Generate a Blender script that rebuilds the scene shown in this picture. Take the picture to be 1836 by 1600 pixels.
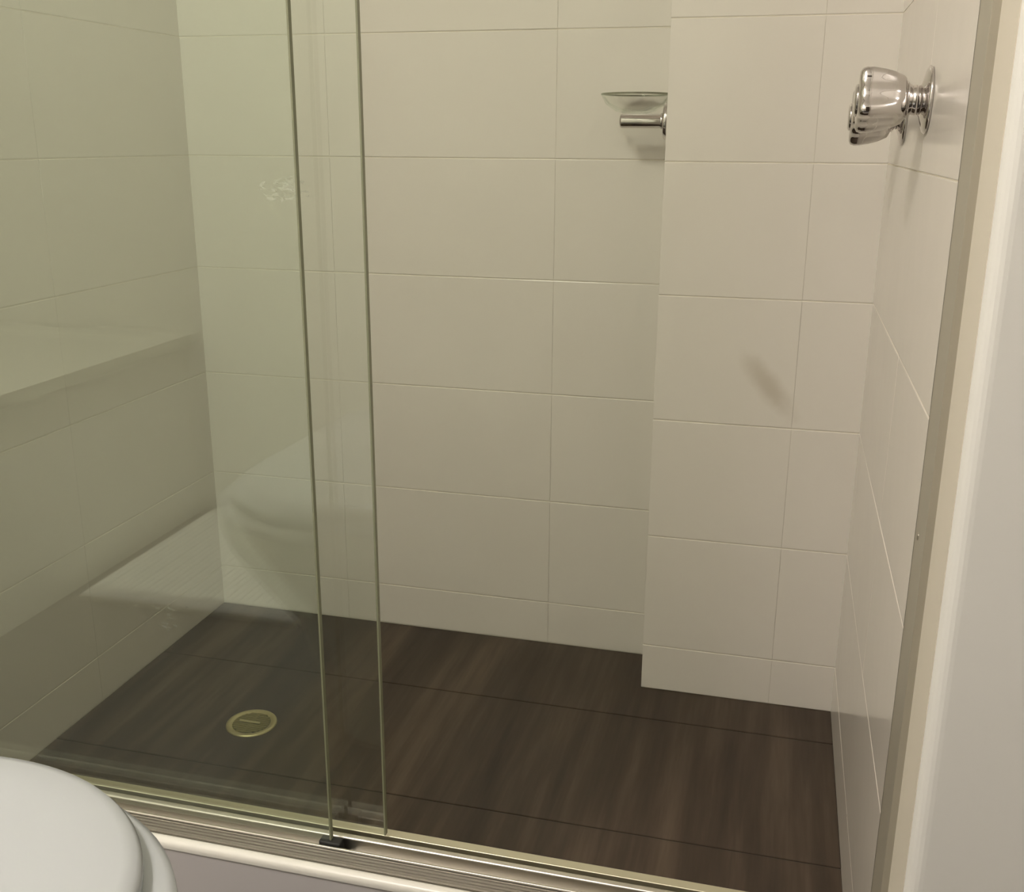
import bpy, bmesh, math, random
from mathutils import Vector, Matrix
from math import sin, cos, pi, radians as R

for o in list(bpy.data.objects):
    bpy.data.objects.remove(o)
S = bpy.context.scene
C = S.collection
random.seed(4)

# ---------------------------------------------------------------- camera
def rotm(a, b, c):
    rz = Matrix(((cos(a), -sin(a), 0), (sin(a), cos(a), 0), (0, 0, 1)))
    base = Matrix(((1, 0, 0), (0, 0, -1), (0, 1, 0)))
    rx = Matrix(((1, 0, 0), (0, cos(b), -sin(b)), (0, sin(b), cos(b))))
    rr = Matrix(((cos(c), -sin(c), 0), (sin(c), cos(c), 0), (0, 0, 1)))
    return rr @ rx @ base @ rz
M = rotm(-0.25233075, 0.28733702, 0.00533158)
CAM_H = 0.907
cd = bpy.data.cameras.new('camera')
cam = bpy.data.objects.new('camera', cd); C.objects.link(cam)
mw = Matrix.Identity(4)
for i in range(3):
    mw[i][0] = M[0][i]; mw[i][1] = -M[1][i]; mw[i][2] = -M[2][i]
mw[2][3] = CAM_H
cam.matrix_world = mw
cd.sensor_width = 36; cd.sensor_fit = 'HORIZONTAL'
cd.lens = 1865.27 / 1836 * 36
cd.clip_start = 0.02
S.camera = cam

# ---------------------------------------------------------------- world, exposure
w = bpy.data.worlds.new('world'); S.world = w; w.use_nodes = True
w.node_tree.nodes['Background'].inputs[0].default_value = (1.0, 0.93, 0.82, 1)
w.node_tree.nodes['Background'].inputs[1].default_value = 0.05
S.view_settings.view_transform = 'Standard'; S.view_settings.look = 'None'
S.view_settings.gamma = 1; S.view_settings.use_curve_mapping = False
S.view_settings.exposure = -0.08
LAMP_POS = (-0.90, -0.12, 2.40)
LAMP_STRENGTH = 120.0
LAMP_COLOR = (1.0, 0.92, 0.86, 1)
def area(name, loc, rot, size, power, col):
    ld = bpy.data.lights.new(name, 'AREA'); ld.shape = 'DISK'; ld.size = size; ld.energy = power; ld.color = col
    lo = bpy.data.objects.new(name, ld); C.objects.link(lo); lo.location = loc; lo.rotation_euler = rot
    return lo

# ---------------------------------------------------------------- materials
class NT:
    def __init__(s, name):
        s.m = bpy.data.materials.new(name); s.m.use_nodes = True
        s.t = s.m.node_tree; s.n = s.t.nodes; s.b = s.n['Principled BSDF']; s.out = s.n['Material Output']
    def new(s, t, **k):
        q = s.n.new(t)
        for a, v in k.items(): setattr(q, a, v)
        return q
    def link(s, a, b): s.t.links.new(a, b)
    def math(s, op, a, b=None, c=None):
        q = s.new('ShaderNodeMath', operation=op)
        for i, v in enumerate((a, b, c)):
            if v is None: continue
            if isinstance(v, (int, float)): q.inputs[i].default_value = v
            else: s.link(v, q.inputs[i])
        return q.outputs[0]
    def noise(s, scale, detail=3, rough=.5, vec=None):
        q = s.new('ShaderNodeTexNoise'); q.inputs['Scale'].default_value = scale
        q.inputs['Detail'].default_value = detail; q.inputs['Roughness'].default_value = rough
        if vec is not None: s.link(vec, q.inputs['Vector'])
        return q.outputs['Fac']
    def coord(s, scale=(1, 1, 1)):
        tc = s.new('ShaderNodeTexCoord'); mp = s.new('ShaderNodeMapping'); mp.inputs['Scale'].default_value = scale
        s.link(tc.outputs['Object'], mp.inputs['Vector']); return mp.outputs[0]
    def mix(s, f, a, b):
        q = s.new('ShaderNodeMix', data_type='RGBA')
        if isinstance(f, (int, float)): q.inputs[0].default_value = f
        else: s.link(f, q.inputs[0])
        for i, v in ((6, a), (7, b)):
            if isinstance(v, tuple): q.inputs[i].default_value = v + (1,) if len(v) == 3 else v
            else: s.link(v, q.inputs[i])
        return q.outputs[2]
    def ramp(s, fac, stops):
        q = s.new('ShaderNodeValToRGB'); s.link(fac, q.inputs[0]); e = q.color_ramp.elements
        while len(e) < len(stops): e.new(.5)
        for i, (p, c) in enumerate(stops): e[i].position = p; e[i].color = tuple(c) + (1,)
        return q.outputs[0]
    def bump(s, h, strength, dist):
        q = s.new('ShaderNodeBump'); q.inputs['Strength'].default_value = strength; q.inputs['Distance'].default_value = dist
        s.link(h, q.inputs['Height']); s.link(q.outputs[0], s.b.inputs['Normal'])
    def set(s, col=None, rough=None, metal=None, spec=None, coat=None):
        I = s.b.inputs
        if col is not None:
            if isinstance(col, tuple): I['Base Color'].default_value = col + (1,)
            else: s.link(col, I['Base Color'])
        if rough is not None:
            if isinstance(rough, (int, float)): I['Roughness'].default_value = rough
            else: s.link(rough, I['Roughness'])
        if metal is not None: I['Metallic'].default_value = metal
        if spec is not None: I['Specular IOR Level'].default_value = spec
        if coat is not None: I['Coat Weight'].default_value = coat; I['Coat Roughness'].default_value = .05
        return s

def m_tile(name, stain=False):
    n = NT(name); v = n.coord()
    f = n.noise(6, 3, .5, v)
    base = n.mix(f, (.80, .757, .68), (.83, .79, .715))
    if stain:   # brownish smear on the pier tile
        tc = n.new('ShaderNodeTexCoord'); sp = n.new('ShaderNodeSeparateXYZ'); n.link(tc.outputs['Object'], sp.inputs[0])
        dx = n.math('SUBTRACT', sp.outputs[0], -.008); dz = n.math('SUBTRACT', sp.outputs[2], .542)
        u = n.math('ADD', n.math('MULTIPLY', dx, .64), n.math('MULTIPLY', dz, -.77))
        p = n.math('ADD', n.math('MULTIPLY', dx, .77), n.math('MULTIPLY', dz, .64))
        d = n.math('SQRT', n.math('ADD', n.math('POWER', n.math('DIVIDE', u, .060), 2.0), n.math('POWER', n.math('DIVIDE', p, .019), 2.0)))
        d = n.math('ADD', d, n.math('MULTIPLY', n.math('SUBTRACT', n.noise(25, 3, .6, v), .5), .9))
        mk = n.new('ShaderNodeMapRange', interpolation_type='SMOOTHSTEP'); n.link(d, mk.inputs[0])
        mk.inputs[1].default_value = 1.35; mk.inputs[2].default_value = .1; mk.inputs[3].default_value = 0; mk.inputs[4].default_value = .42
        base = n.mix(mk.outputs[0], base, (.42, .35, .24))
    n.set(base, .17, 0, .5)
    n.bump(n.noise(9, 2, .5, v), .04, .01)
    return n.m
T_TILE = m_tile('cream_glazed_tile'); T_TILE_S = m_tile('cream_glazed_tile_smeared', True)
T_GROUT = NT('cream_grout').set((.74, .69, .58), .6).m

def m_floor():
    n = NT('dark_brown_stone_tile'); 
    v = n.coord((26, 1.6, 1)); v2 = n.coord((7, .8, 1)); v3 = n.coord((60, 5, 1))
    a = n.noise(1, 4, .6, v); b = n.noise(1, 2, .5, v2); c = n.noise(1, 3, .6, v3)
    f = n.math('ADD', n.math('MULTIPLY', a, .45), n.math('ADD', n.math('MULTIPLY', b, .4), n.math('MULTIPLY', c, .15)))
    col = n.ramp(f, [(.36, (.026, .016, .011)), (.5, (.060, .041, .028)), (.64, (.125, .090, .062))])
    n.set(col, .36, 0, .35); n.bump(a, .15, .002)
    return n.m
T_FLOOR = m_floor()
T_FGROUT = NT('dark_grout').set((.026, .019, .013), .9).m
def m_bfloor():
    n = NT('grey_floor_tile'); v = n.coord((4, 4, 4))
    n.set(n.mix(n.noise(2, 4, .6, v), (.085, .08, .08), (.12, .11, .11)), .45); return n.m
T_BFLOOR = m_bfloor()
def m_paint(name, a, b, r=.5):
    n = NT(name); v = n.coord((1, 1, 1)); n.set(n.mix(n.noise(3, 3, .5, v), a, b), r); n.bump(n.noise(90, 2, .5, v), .05, .001); return n.m
T_HOBF = m_paint('grey_hob_tile', (.60, .57, .57), (.66, .63, .625))
T_PAINT = m_paint('off_white_paint', (.86, .85, .80), (.89, .88, .83))
T_CEIL = m_paint('ceiling_paint', (.8, .78, .73), (.82, .8, .75), .8)
T_PORC = NT('white_porcelain').set((.57, .575, .50), .12, 0, .5, .4).m
T_LID = NT('white_plastic').set((.50, .525, .54), .22, 0, .5).m
T_BEAD = NT('white_edge_trim').set((.85, .83, .76), .3).m
def m_metal(name, col, r, sx=1):
    n = NT(name); v = n.coord((sx, 120, 120)); n.set(col, n.math('ADD', n.math('MULTIPLY', n.noise(1, 2, .5, v), .12), r), 1.0); return n.m
T_ALU = m_metal('anodised_aluminium', (.66, .63, .57), .28)
T_ALUC = m_metal('champagne_aluminium', (.74, .71, .56), .38)
T_JAMB = NT('beige_jamb_metal').set((.46, .43, .35), .42, .35).m
T_SEAL = NT('dark_seal').set((.10, .09, .07), .6).m
T_CHROME = NT('chrome').set((.64, .61, .60), .05, 1.0).m
T_BRASS = m_metal('worn_brass', (.62, .56, .32), .34)
T_BRASSD = m_metal('dull_brass', (.36, .33, .15), .42)
T_DARK = NT('dark_recess').set((.02, .02, .018), .7).m
T_BLACK = NT('black_plastic').set((.012, .012, .012), .5).m

def m_glass(name, tint, smudge=0.0):
    n = NT(name); n.n.remove(n.b)
    geo = n.new('ShaderNodeNewGeometry')
    ior = n.new('ShaderNodeMix', data_type='FLOAT'); n.link(geo.outputs['Backfacing'], ior.inputs[0])
    ior.inputs[2].default_value = 1.52; ior.inputs[3].default_value = 1 / 1.52
    fr = n.new('ShaderNodeFresnel'); n.link(ior.outputs[0], fr.inputs['IOR'])
    tr = n.new('ShaderNodeBsdfTransparent'); tr.inputs[0].default_value = tint + (1,)
    gl = n.new('ShaderNodeBsdfGlossy'); gl.inputs['Roughness'].default_value = .02; gl.inputs[0].default_value = (.95, 1, .95, 1)
    mx = n.new('ShaderNodeMixShader'); n.link(fr.outputs[0], mx.inputs[0]); n.link(tr.outputs[0], mx.inputs[1]); n.link(gl.outputs[0], mx.inputs[2])
    last = mx.outputs[0]
    if smudge:   # soap film and water marks on the pane
        df = n.new('ShaderNodeBsdfDiffuse'); df.inputs[0].default_value = (.75, .78, .70, 1)
        v = n.coord((3, 1, 1.4)); f = n.noise(1.2, 4, .55, v)
        rg = n.new('ShaderNodeMapRange'); n.link(f, rg.inputs[0]); rg.inputs[1].default_value = .42; rg.inputs[2].default_value = .72
        rg.inputs[3].default_value = .003; rg.inputs[4].default_value = smudge
        tc = n.new('ShaderNodeTexCoord'); sp = n.new('ShaderNodeSeparateXYZ'); n.link(tc.outputs['Object'], sp.inputs[0])
        fine = n.noise(150, 3, .6, n.coord((.6, 1, 1.6)))
        for (mx_, mz_) in ((-.601, .4227), (-.4366, .8629)):     # small dried soap splashes
            d = n.math('ADD', n.math('POWER', n.math('DIVIDE', n.math('SUBTRACT', sp.outputs[0], mx_), .020), 2.0),
                       n.math('POWER', n.math('DIVIDE', n.math('SUBTRACT', sp.outputs[2], mz_), .011), 2.0))
            k = n.math('MULTIPLY', n.math('LESS_THAN', d, 1.0), n.math('GREATER_THAN', fine, .60))
            sm = n.math('ADD', rg.outputs[0] if 'sm' not in locals() else sm, n.math('MULTIPLY', k, .14))
        m2 = n.new('ShaderNodeMixShader'); n.link(sm, m2.inputs[0]); n.link(last, m2.inputs[1]); n.link(df.outputs[0], m2.inputs[2]); last = m2.outputs[0]
    n.link(last, n.out.inputs[0]); return n.m
T_GLASS = m_glass('green_tinted_glass', (.955, .972, .945), .012)
T_CLEAR = m_glass('clear_glass', (.985, .985, .975))
T_RIM = m_glass('grey_glass_rim', (.62, .62, .56))
T_EDGE = NT('green_glass_edge').set((.24, .25, .16), .25, 0, .5).m
def m_emit(name, col, s):
    n = NT(name); n.b.inputs['Emission Color'].default_value = col; n.b.inputs['Emission Strength'].default_value = s
    n.set((.9, .9, .9), .4); return n.m
T_LAMP = m_emit('lit_opal_glass', LAMP_COLOR, LAMP_STRENGTH)

# ---------------------------------------------------------------- mesh helpers
def link(name, bm, mats, parent=None, smooth=False, bevel=0, seg=2):
    me = bpy.data.meshes.new(name); bm.normal_update(); bm.to_mesh(me); bm.free()
    for m in (mats if isinstance(mats, (list, tuple)) else [mats]): me.materials.append(m)
    o = bpy.data.objects.new(name, me); C.objects.link(o)
    if smooth:
        for p in me.polygons: p.use_smooth = True
    if bevel:
        b = o.modifiers.new('bevel', 'BEVEL'); b.width = bevel; b.segments = seg; b.limit_method = 'ANGLE'; b.angle_limit = R(40)
        b.harden_normals = True
        for p in me.polygons: p.use_smooth = True
    if parent: 
        o.parent = parent; o.matrix_parent_inverse = Matrix.Translation(-Vector(parent.location))
    return o
def tag(o, label=None, cat=None, group=None, kind=None):
    if label: o['label'] = label
    if cat: o['category'] = cat
    if group: o['group'] = group
    if kind: o['kind'] = kind
    return o
def thing(name, loc, label, cat, group=None):
    o = bpy.data.objects.new(name, None); C.objects.link(o); o.location = loc; o.empty_display_size = .05
    return tag(o, label, cat, group)
def struct(o, label, cat): return tag(o, label, cat, None, 'structure')
def box(bm, x0, x1, y0, y1, z0, z1, mi=0):
    vs = [bm.verts.new(p) for p in ((x0, y0, z0), (x1, y0, z0), (x1, y1, z0), (x0, y1, z0), (x0, y0, z1), (x1, y0, z1), (x1, y1, z1), (x0, y1, z1))]
    for f in ((0, 3, 2, 1), (4, 5, 6, 7), (0, 1, 5, 4), (1, 2, 6, 5), (2, 3, 7, 6), (3, 0, 4, 7)):
        q = bm.faces.new([vs[i] for i in f]); q.material_index = mi
def BM(): return bmesh.new()
def lathe(bm, prof, mat, n=48, mod=None, cap=True, mi=0):
    """prof: (axial, radius) list; mat maps local z axis; mod(theta, axial) scales the radius"""
    rings = []
    for a, r in prof:
        rings.append([bm.verts.new(mat @ Vector((r * (mod(2 * pi * i / n, a) if mod else 1) * cos(2 * pi * i / n),
                                                 r * (mod(2 * pi * i / n, a) if mod else 1) * sin(2 * pi * i / n), a))) for i in range(n)])
    for k in range(len(rings) - 1):
        for i in range(n):
            f = bm.faces.new((rings[k][i], rings[k][(i + 1) % n], rings[k + 1][(i + 1) % n], rings[k + 1][i])); f.material_index = mi
    if cap:
        f = bm.faces.new(list(reversed(rings[0]))); f.material_index = mi
        f = bm.faces.new(rings[-1]); f.material_index = mi
def extrude_x(bm, prof, x0, x1, mi=0):
    a = [bm.verts.new((x0, y, z)) for y, z in prof]; b = [bm.verts.new((x1, y, z)) for y, z in prof]; n = len(prof)
    for i in range(n): f = bm.faces.new((a[i], a[(i + 1) % n], b[(i + 1) % n], b[i])); f.material_index = mi
    bm.faces.new(list(reversed(a))); bm.faces.new(b)
    bmesh.ops.recalc_face_normals(bm, faces=bm.faces)
def tiles(bm, org, ax, nrm, us, zs, gap=.0014, t=.006, ch=.0009, vgap=.0002, mi=0, up=Vector((0, 0, 1)), tilt=.0012):
    """a field of cushion edged tiles lying on a plane: ax = horizontal axis, nrm = outward normal"""
    org, ax, nrm = Vector(org), Vector(ax), Vector(nrm)
    flip = ax.cross(up).dot(nrm) < 0
    for i in range(len(us) - 1):
        for k in range(len(zs) - 1):
            a0, a1, b0, b1 = us[i] + vgap / 2, us[i + 1] - vgap / 2, zs[k] + gap / 2, zs[k + 1] - gap / 2
            rings = []
            ta, tb = random.uniform(-tilt, tilt), random.uniform(-tilt, tilt); ca, cb = (a0 + a1) / 2, (b0 + b1) / 2
            for ins, d in ((0, 0), (0, t - ch), (ch * .3, t - ch * .3), (ch, t)):
                rings.append([bm.verts.new(org + ax * a + up * b + nrm * (d + (ta * (a - ca) + tb * (b - cb) if d else 0)))
                              for a, b in ((a0 + ins * .25, b0 + ins), (a1 - ins * .25, b0 + ins), (a1 - ins * .25, b1 - ins), (a0 + ins * .25, b1 - ins))])
            for r in range(3):
                for j in range(4):
                    q = (rings[r][j], rings[r][(j + 1) % 4], rings[r + 1][(j + 1) % 4], rings[r + 1][j])
                    f = bm.faces.new(q if not flip else q[::-1]); f.material_index = mi
            f = bm.faces.new(rings[3] if not flip else rings[3][::-1]); f.material_index = mi

# ---------------------------------------------------------------- room numbers
XL, XR, YB = -1.048, .1315, 1.730            # shower recess: left, right, back tile faces
PX, PY = -.183, 1.610                        # boxed-out pier: left face, front face
YH0, YH1, ZH = .832, .905, .160              # hob
YN = .755                                    # front face of the nib wall on the right
RX0, RX1, RY0, ZC = -1.95, .95, -.45, 2.45   # rest of the bathroom
ZJ = [0, .0815] + [.0815 + .1985 * k for k in range(1, 12)] + [ZC]
T = .006

# floors
bm = BM(); box(bm, XL - .08, XR + .08, YH1 - .04, YB + .08, -.06, -.0008, 1)
tiles(bm, (0, 0, -.005), (1, 0, 0), (0, 0, 1), [XL, XR], [YH1, .913, 1.212, 1.511, YB], t=.005, up=Vector((0, 1, 0)), gap=.0022, vgap=.0006, tilt=.0006)
struct(link('floor', bm, [T_FLOOR, T_FGROUT]), 'dark brown streaky stone tiles of the shower floor', 'floor')
bm = BM(); box(bm, RX0 - .1, RX1 + .1, RY0 - .1, YH0, -.06, 0)
struct(link('floor_bathroom', bm, T_BFLOOR), 'grey bathroom floor in front of the shower', 'floor')
# shower walls
bm = BM(); box(bm, XL - .1, XR + .1, YB + T - .0052, YB + .1, -.06, ZC, 1)
tiles(bm, (0, YB + T, 0), (1, 0, 0), (0, -1, 0), [XL - T, -.775, -.375, PX + .05], ZJ)
struct(link('wall_back', bm, [T_TILE, T_GROUT]), 'cream tiled back wall of the shower', 'wall')
bm = BM(); box(bm, XL - .1, XL - T + .0052, .80, YB + .1, -.06, ZC, 1)
tiles(bm, (XL - T, 0, 0), (0, 1, 0), (1, 0, 0), [.82, .93, 1.33, YB + T], ZJ)
struct(link('wall_left', bm, [T_TILE, T_GROUT]), 'cream tiled left wall of the shower behind the glass doors', 'wall')
bm = BM(); box(bm, XR + T - .0052, XR + .1, YN + .012, YB + .1, -.06, ZC, 1)
tiles(bm, (XR + T, 0, 0), (0, 1, 0), (-1, 0, 0), [.862, 1.21, PY + .003], ZJ)
struct(link('wall_right', bm, [T_TILE, T_GROUT]), 'cream tiled right wall of the shower carrying the taps', 'wall')
# pier boxed out from the back wall
bm = BM(); box(bm, PX + T - .0052, XR + T, PY + T - .0052, YB + T, 0, ZC, 1)
tiles(bm, (0, PY + T, 0), (1, 0, 0), (0, -1, 0), [PX, .031, XR + T], ZJ)
tiles(bm, (PX + T, 0, 0), (0, 1, 0), (-1, 0, 0), [PY + .0065, YB + T], ZJ)
struct(link('wall_pier', bm, [T_TILE_S, T_GROUT]), 'cream tiled pier stepping forward from the back wall, with a faint brown smear', 'wall')
# nib wall on the right, painted, with a rounded corner to the reveal
bm = BM(); pr = [(XR + .0014, YN + .082)]
rc = .012
for k in range(7):
    a = pi + k * (pi / 2) / 6
    pr.append((XR + .0015 + rc + rc * cos(a), YN + rc + rc * sin(a)))
pr += [(RX1 + .1, YN), (RX1 + .1, YN + .09)]
lo = [bm.verts.new((x, y, 0)) for x, y in pr]; hi = [bm.verts.new((x, y, ZC)) for x, y in pr]
for i in range(len(pr)): bm.faces.new((lo[i], lo[(i + 1) % len(pr)], hi[(i + 1) % len(pr)], hi[i]))
bm.faces.new(lo[::-1]); bm.faces.new(hi); bmesh.ops.recalc_face_normals(bm, faces=bm.faces)
struct(link('wall_front_right', bm, T_PAINT), 'off-white painted wall beside the shower opening', 'wall')
bm = BM(); box(bm, RX0 - .1, XL - T - .001, YH0 - .04, YH0 + .04, 0, ZC)
struct(link('wall_front_left', bm, T_PAINT), 'off-white painted wall left of the shower', 'wall')
# rest of the room
for nm, lb, b in (('wall_far_left', 'painted left bathroom wall', (RX0 - .1, RX0, RY0 - .1, YH0 + .1, 0, ZC)),
                  ('wall_far_right', 'painted right bathroom wall', (RX1, RX1 + .1, RY0 - .1, YN + .1, 0, ZC)),
                  ('wall_rear', 'painted rear bathroom wall', (RX0 - .1, RX1 + .1, RY0 - .1, RY0, 0, ZC))):
    bm = BM(); box(bm, *b); struct(link(nm, bm, T_PAINT), lb, 'wall')
bm = BM(); box(bm, RX0 - .1, RX1 + .1, RY0 - .1, YB + .1, ZC, ZC + .08)
struct(link('ceiling', bm, T_CEIL), 'white ceiling', 'ceiling')
dr = thing('added_room_door', (.25, RY0, 0), 'dark brown door added out of view in the rear wall for dark reflections', 'door')  # unseen door, added so the chrome has something dark to mirror
T_DOOR = NT('dark_timber').set((.05, .035, .025), .4).m
bm = BM(); box(bm, -.15, .65, RY0 + .001, RY0 + .036, .004, 2.04); link('leaf', bm, T_DOOR, dr, bevel=.002)
for a, b in ((-.21, -.152), (.652, .71)):
    bm = BM(); box(bm, a, b, RY0 + .001, RY0 + .045, 0.001, 2.10); link('architrave', bm, T_PAINT, dr, bevel=.003)
# duct behind the toilet
bm = BM(); box(bm, -.82, -.28, RY0 + .001, -.20, 0, 1.05)
struct(link('wall_duct', bm, T_PAINT, bevel=.004), 'half height painted duct behind the toilet', 'wall')
# unseen bath, guessed and added for the pale band mirrored in the glass
bt = thing('bathtub', (-1.65, .15, 0), 'white bathtub with a pale side panel, added out of view for its reflection', 'bathtub')
bm = BM(); box(bm, RX0 + .001, -1.375, RY0 + .001, YH0 - .042, 0.001, .43); link('side_panel', bm, T_PAINT, bt)
bm = BM(); x0, x1, y0, y1 = RX0 + .001, -1.355, RY0 + .001, YH0 - .041
ring = []
for ins, z in ((0, .431), (0, .456), (.055, .456), (.075, .445)):
    ring.append([bm.verts.new(p) for p in ((x0 + ins, y0 + ins, z), (x1 - ins, y0 + ins, z), (x1 - ins, y1 - ins, z), (x0 + ins, y1 - ins, z))])
for r in range(3):
    for j in range(4): bm.faces.new((ring[r][j], ring[r][(j + 1) % 4], ring[r + 1][(j + 1) % 4], ring[r + 1][j]))
bm.faces.new(ring[3]); link('rim', bm, T_PORC, bt)

bm = BM()  # unseen white mat, added to give the bright low band in the glass
for i in range(34):
    a = -1.335 + i * .0150; box(bm, a, a + .0150, -.43, .07, .001, .016 + .0006 * (i % 2))
tag(link('added_bath_mat', bm, NT('white_cotton').set((.86, .86, .82), .9).m, bevel=.004), 'white ribbed mat added out of view for its bright reflection in the glass', 'bath mat')

# hob the doors stand on
bm = BM(); box(bm, XL - T, XR + T, YH0, YH1, 0, ZH); box(bm, XL - T, XR + T, YH0, YH0 + .0128, ZH, ZH + .0085)
struct(link('trim_1', bm, T_HOBF), 'grey tiled hob under the shower doors', 'hob')
bm = BM(); pf = [(YH0 - .0015, ZH + .0088), (YH0 + .0128, ZH + .0088)]
for k in range(9):
    a = k * pi / 8
    pf.append((YH0 + .00565 + .00715 * cos(a), ZH + .0125 + .0065 * sin(a)))
extrude_x(bm, pf, XL, XR)
struct(link('trim_2', bm, T_BEAD, smooth=False, bevel=.001), 'rounded white edge trim along the front of the hob', 'trim')

# ---------------------------------------------------------------- door track
tk = thing('door_track', (-.46, .875, ZH), 'aluminium sliding door track along the shower hob', 'track')
def rail(name, y0, y1, z0, z1, m, bev=.0012, label=None):
    bm = BM(); box(bm, XL + .001, XR - .001, y0, y1, z0, z1); o = link(name, bm, m, tk, bevel=bev)
    if label: o['label'] = label
rail('track_base', .8455, .9025, ZH, .1690, T_ALU)
rail('rear_fin', .8905, .9025, .1692, .187, T_ALUC, .001, 'champagne coloured rear fin')
rail('rear_rib', .8765, .8855, .1692, .187, T_ALU, .0030)
rail('front_rib', .8570, .8600, .1692, .1870, T_ALU, .0010)
bm = BM(); pf = [(.8562, .1692)]; N = 4
for k in range(N):     # grooved front slope
    y = .8562 - k * .0028; z = .1845 - k * .0016
    pf += [(y, z), (y - .0018, z), (y - .0018, z - .0022), (y - .0028, z - .0022)]
pf += [(.8450, .1692)]
extrude_x(bm, pf, XL + .001, XR - .001)
link('ridged_lip', bm, m_metal('matt_aluminium', (.44, .42, .38), .35), tk)['label'] = 'finely ridged front lip'
# top rail, above the frame of the photo
tp = thing('door_head_rail', (-.46, .875, 1.93), 'aluminium head rail over the sliding glass doors', 'rail')
bm = BM(); box(bm, XL + .001, XR - .001, .850, .902, 1.93, 1.975); link('channel', bm, T_ALU, tp, bevel=.002)

# right jamb
jb = thing('door_jamb', (XR, .88, ZH), 'beige aluminium door jamb on the right wall', 'door jamb')
bm = BM(); box(bm, .1262, XR + .0010, .8360, .8900, .1875, 1.929); link('channel', bm, T_JAMB, jb, bevel=.0004)
bm = BM(); box(bm, .1264, XR - .0003, .8902, .8940, .1875, 1.929); link('rubber_seal', bm, T_SEAL, jb)['label'] = 'dark rubber seal'
bm = BM()
for z in (.29 * 1.0 + .30, 1.5):
    lathe(bm, [(-.0004, .0035), (.0008, .0035), (.0012, .002)], Matrix.Translation((.1262, .873, z)) @ Matrix.Rotation(-pi / 2, 4, 'Y'), 16)
link('screw', bm, T_ALU, jb, smooth=False)

# ---------------------------------------------------------------- glass doors
def door(x0, x1, yc, label, edge_m):
    d = thing('sliding_glass_door', ((x0 + x1) / 2, yc, .19), label, 'glass door', 'sliding glass doors of the shower')
    t = .0028; g = .0012
    bm = BM(); box(bm, x0, x1 - g, yc - t, yc + t, .1905, 1.925); link('glass_pane', bm, T_GLASS, d)
    bm = BM(); box(bm, x1 - g + .0001, x1 + .0006, yc - t, yc + t, .1905, 1.925); link('glass_edge', bm, edge_m, d)['label'] = 'dark green polished glass edge'
    return d
dA = door(XL + .012, -.4195, .8665, 'front glass door panel, nearest the toilet, with its edge farther left', T_EDGE)
dB = door(XL + .050, -.3665, .8890, 'rear glass door panel, edge farther right, beside the open shower entry', T_EDGE)
bm = BM(); box(bm, -.432, -.408, .8607, .8720, .1694, .1898); box(bm, -.424, -.400, .8612, .8700, .1694, .1745)
link('door_guide', bm, T_BLACK, dA, bevel=.001)['label'] = 'black plastic corner guide'

# ---------------------------------------------------------------- floor waste
dx, dy = -.774, 1.330
fw = thing('floor_drain', (dx, dy, 0), 'round brass floor drain in the dark shower floor', 'drain')
Z = lambda x, y, z: Matrix.Translation((x, y, z))
bm = BM(); lathe(bm, [(.0002, .0405), (.0022, .0400), (.0030, .0380), (.0030, .0330), (.0012, .0312), (.0012, .0300)], Z(dx, dy, 0), 56, cap=False)
link('rim', bm, T_BRASS, fw, smooth=True)
bm = BM(); lathe(bm, [(.0003, .0300), (.0004, .0001)], Z(dx, dy, 0), 40, cap=False); link('recess', bm, T_DARK, fw)
bm = BM()
for k in range(-5, 6):
    yy = k * .0052; hw = math.sqrt(max(.0295 ** 2 - yy ** 2, 0))
    if hw > .004: box(bm, dx - hw, dx + hw, dy + yy - .0021, dy + yy + .0021, .0008, .0021)
box(bm, dx - .0025, dx + .0025, dy - .029, dy + .029, .0009, .0023)
link('grate', bm, T_BRASSD, fw)
bm = BM(); box(bm, dx - .021, dx + .015, dy - .0022, dy + .0022, .00215, .0042); o = link('lift_bar', bm, T_BRASS, fw, bevel=.0008)

# ---------------------------------------------------------------- taps on the right wall
def AX(x, y, z): return Matrix.Translation((x, y, z)) @ Matrix.Rotation(-pi / 2, 4, 'Y')   # local z -> -x
def tap(y, z, label, rot, sh):
    t = thing('shower_tap', (XR, y, z), label, 'tap', 'chrome shower taps')
    A = AX(XR - .0005, y, z); A2 = AX(XR - .0005 + sh, y, z)
    bm = BM(); lathe(bm, [(0, .0335), (.002, .0338), (.004, .031), (.006, .024), (.008, .017), (.009, .0152)], A, 48); link('wall_flange', bm, T_CHROME, t, smooth=True)
    bm = BM(); lathe(bm, [(.009, .0150), (.036 - sh, .0150), (.037 - sh, .0142), (.038 - sh, .0142), (.041 - sh, .0175), (.043 - sh, .0180)], A, 40); link('spindle_cover', bm, T_CHROME, t, smooth=True)
    bm = BM()
    amp = lambda th, a: 1 + .30 * (.5 + .5 * cos(4 * (th + rot))) ** 2.6 * min(1, max(0, (a - .040) / .02)) - .13 * min(1, max(0, (a - .040) / .02))
    lathe(bm, [(.0432, .0190), (.046, .0232), (.056, .0258), (.066, .0274), (.078, .0292), (.084, .0295), (.0885, .0282), (.0905, .0250), (.0910, .0180)], A2, 96, amp)
    h = link('handle', bm, T_CHROME, t, smooth=True)
    bm = BM(); lathe(bm, [(.0905, .0165), (.0925, .0160), (.0938, .0135), (.0942, .008), (.0942, .0005)], A2, 40); link('cap_button', bm, T_CHROME, h, smooth=True)
    return t
tap(1.192, .947, 'chrome shower tap nearer the door opening, with fluted handle', .35, .021)
tap(1.425, .935, 'chrome shower tap behind the nearer one, mostly hidden by it', .1, .027)

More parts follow.
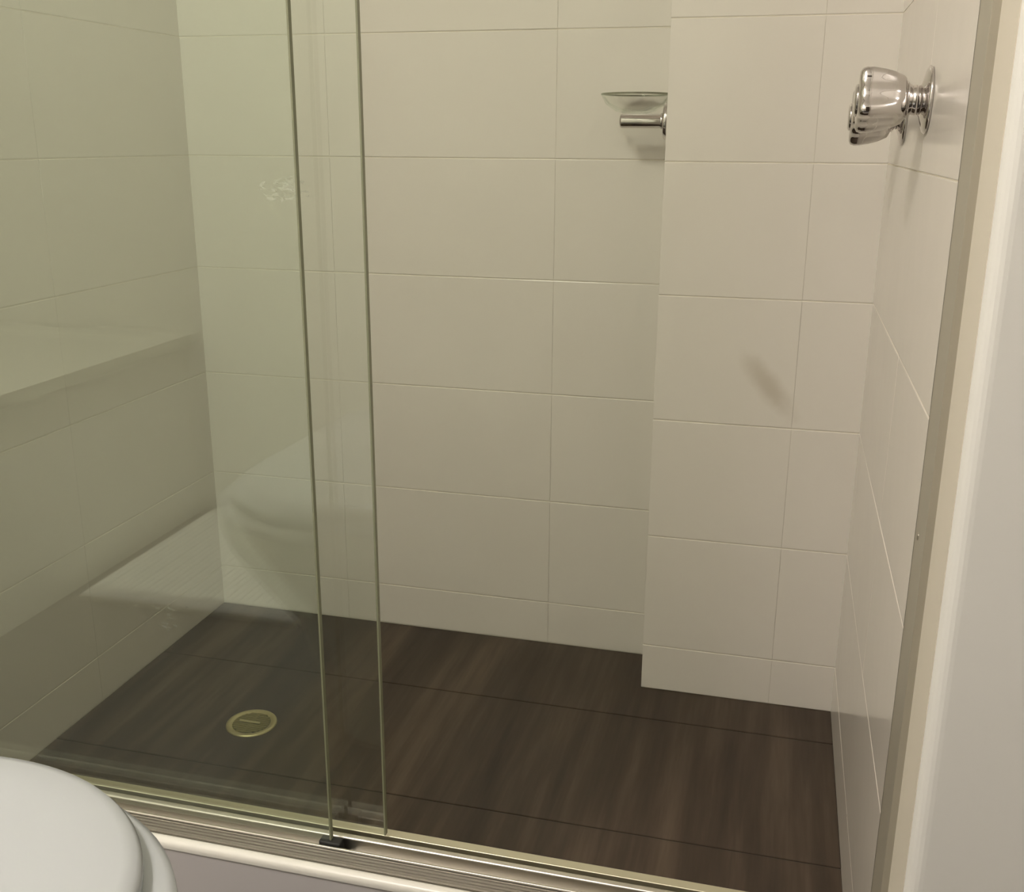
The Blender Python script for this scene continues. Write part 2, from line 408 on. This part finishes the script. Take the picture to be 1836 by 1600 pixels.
# ---------------------------------------------------------------- soap dish on the pier side
sy, sz = 1.668, .934
sd = thing('soap_dish', (PX, sy, sz), 'clear glass soap dish on a chrome wall bracket at the pier', 'soap dish')
A = AX(PX - .0005, sy, sz)
bm = BM(); lathe(bm, [(0, .027), (.008, .027), (.0095, .0255), (.0105, .014)], A, 40); fl = link('wall_flange', bm, T_CHROME, sd, smooth=True)
bm = BM(); lathe(bm, [(.0105, .0118), (.014, .0118), (.0155, .0106), (.074, .0106), (.0765, .0096), (.0775, .006)], A, 40); link('bracket_post', bm, T_CHROME, sd, smooth=True)
bm = BM()
cx = PX - .054; B = Z(cx, sy - .002, sz)
lathe(bm, [(.0110, .0005), (.0110, .018), (.0140, .030), (.024, .0455), (.036, .0520), (.0375, .0530), (.0395, .0520), (.0375, .0500), (.0265, .0435), (.0170, .0290), (.0140, .018), (.0140, .0005)], B, 64, cap=False)
link('glass_dish', bm, T_CLEAR, sd, smooth=True)['label'] = 'shallow clear glass dish'
bm = BM(); lathe(bm, [(.0385, .0516), (.0375, .0532), (.0392, .0538), (.0405, .0528), (.0400, .0514), (.0385, .0516)], B, 64, cap=False)
link('dish_rim', bm, T_RIM, sd, smooth=True)

# ---------------------------------------------------------------- toilet (front end in view)
tx, fy = -.551, .603
def outline(hw, front, back, b, n=2.1, N=40):
    pts = []
    for i in range(N + 1):
        a = pi * i / N
        c, s = cos(a), sin(a)
        pts.append((tx + hw * math.copysign(abs(c) ** (2 / n), c), front - b + b * abs(s) ** (2 / n)))
    rb = .05
    for i in range(9):
        a = pi + (pi / 2) * i / 8
        pts.append((tx - hw + .012 + rb + rb * cos(a), back + rb + rb * sin(a)))
    for i in range(9):
        a = 1.5 * pi + (pi / 2) * i / 8
        pts.append((tx + hw - .012 - rb + rb * cos(a), back + rb + rb * sin(a)))
    return pts
def loft(bm, layers, cap=(True, True)):
    rings = [[bm.verts.new((x, y, z)) for x, y in pts] for pts, z in layers]
    n = len(rings[0])
    for k in range(len(rings) - 1):
        for i in range(n): bm.faces.new((rings[k][i], rings[k][(i + 1) % n], rings[k + 1][(i + 1) % n], rings[k + 1][i]))
    if cap[0]: bm.faces.new(rings[0][::-1])
    if cap[1]: bm.faces.new(rings[-1])
to = thing('toilet', (tx, .3, 0), 'white toilet with closed lid in front of the shower hob', 'toilet')
bm = BM()
loft(bm, [(outline(0.1230, .46, .05, .16), 0.0), (outline(0.1270, .465, .045, .16), .02), (outline(0.1250, .47, .04, .17), .12), (outline(0.1450, .50, .03, .17), .22),
          (outline(0.1910, .560, .02, .18), .31), (outline(0.2070, .588, .02, .18), .355), (outline(0.2120, .597, .02, .18), .385), (outline(0.2120, .597, .02, .18), .398), (outline(0.2050, .591, .026, .18), .4045)])
link('bowl', bm, T_PORC, to, smooth=True)
bm = BM()
loft(bm, [(outline(0.1970, .588, .09, .178), .4055), (outline(0.2090, .598, .085, .18), .4065), (outline(0.2135, .602, .085, .18), .411), (outline(0.2130, .6015, .085, .18), .417), (outline(0.2070, .596, .09, .178), .4215), (outline(0.1940, .58, .1, .17), .4225)])
link('seat', bm, T_LID, to, smooth=True)
bm = BM()
loft(bm, [(outline(0.1750, .574, .095, .165), .4240), (outline(0.1850, .588, .09, .17), .4250), (outline(0.1890, .593, .088, .172), .4290), (outline(0.1890, .593, .088, .172), .436), (outline(0.1855, .590, .09, .170), .4410),
          (outline(0.1770, .582, .098, .165), .4440), (outline(0.1400, .558, .115, .15), .4462), (outline(0.0850, .50, .16, .11), .4475)])
link('lid', bm, T_LID, to, smooth=True)
for s in (-1, 1):
    bm = BM(); lathe(bm, [(0, .011), (.022, .011)], Z(tx + s * .07, .068, .405), 24); link('hinge', bm, T_CHROME, to)
bm = BM(); loft(bm, [([(tx - .17, -.195), (tx + .17, -.195), (tx + .17, -.01), (tx - .17, -.01)], .4), ([(tx - .18, -.195), (tx + .18, -.195), (tx + .18, 0), (tx - .18, 0)], .74)])
link('cistern', bm, T_PORC, to, bevel=.02, seg=3)
bm = BM(); box(bm, tx - .187, tx + .187, -.198, .006, .741, .768); link('cistern_lid', bm, T_PORC, to, bevel=.008)
bm = BM(); box(bm, tx - .11, tx + .11, -.195, .06, .05, .399); link('cistern_base', bm, T_PORC, to, bevel=.02)
bm = BM(); lathe(bm, [(0, .022), (.004, .021), (.005, .018)], Z(tx, -.09, .768), 32); link('flush_button', bm, T_CHROME, to)

# ---------------------------------------------------------------- ceiling lamp
lp = thing('ceiling_light', LAMP_POS, 'round opal ceiling light above the toilet', 'lamp')
bm = BM(); lathe(bm, [(0, .165), (.045, .165), (.05, .16)], Z(LAMP_POS[0], LAMP_POS[1], LAMP_POS[2]), 40); link('base', bm, T_BEAD, lp, smooth=False)
bm = BM(); lathe(bm, [(-.001, .15), (-.03, .145), (-.055, .12), (-.07, .07), (-.075, .001)], Z(*LAMP_POS), 40, cap=False); link('diffuser', bm, T_LAMP, lp, smooth=True)
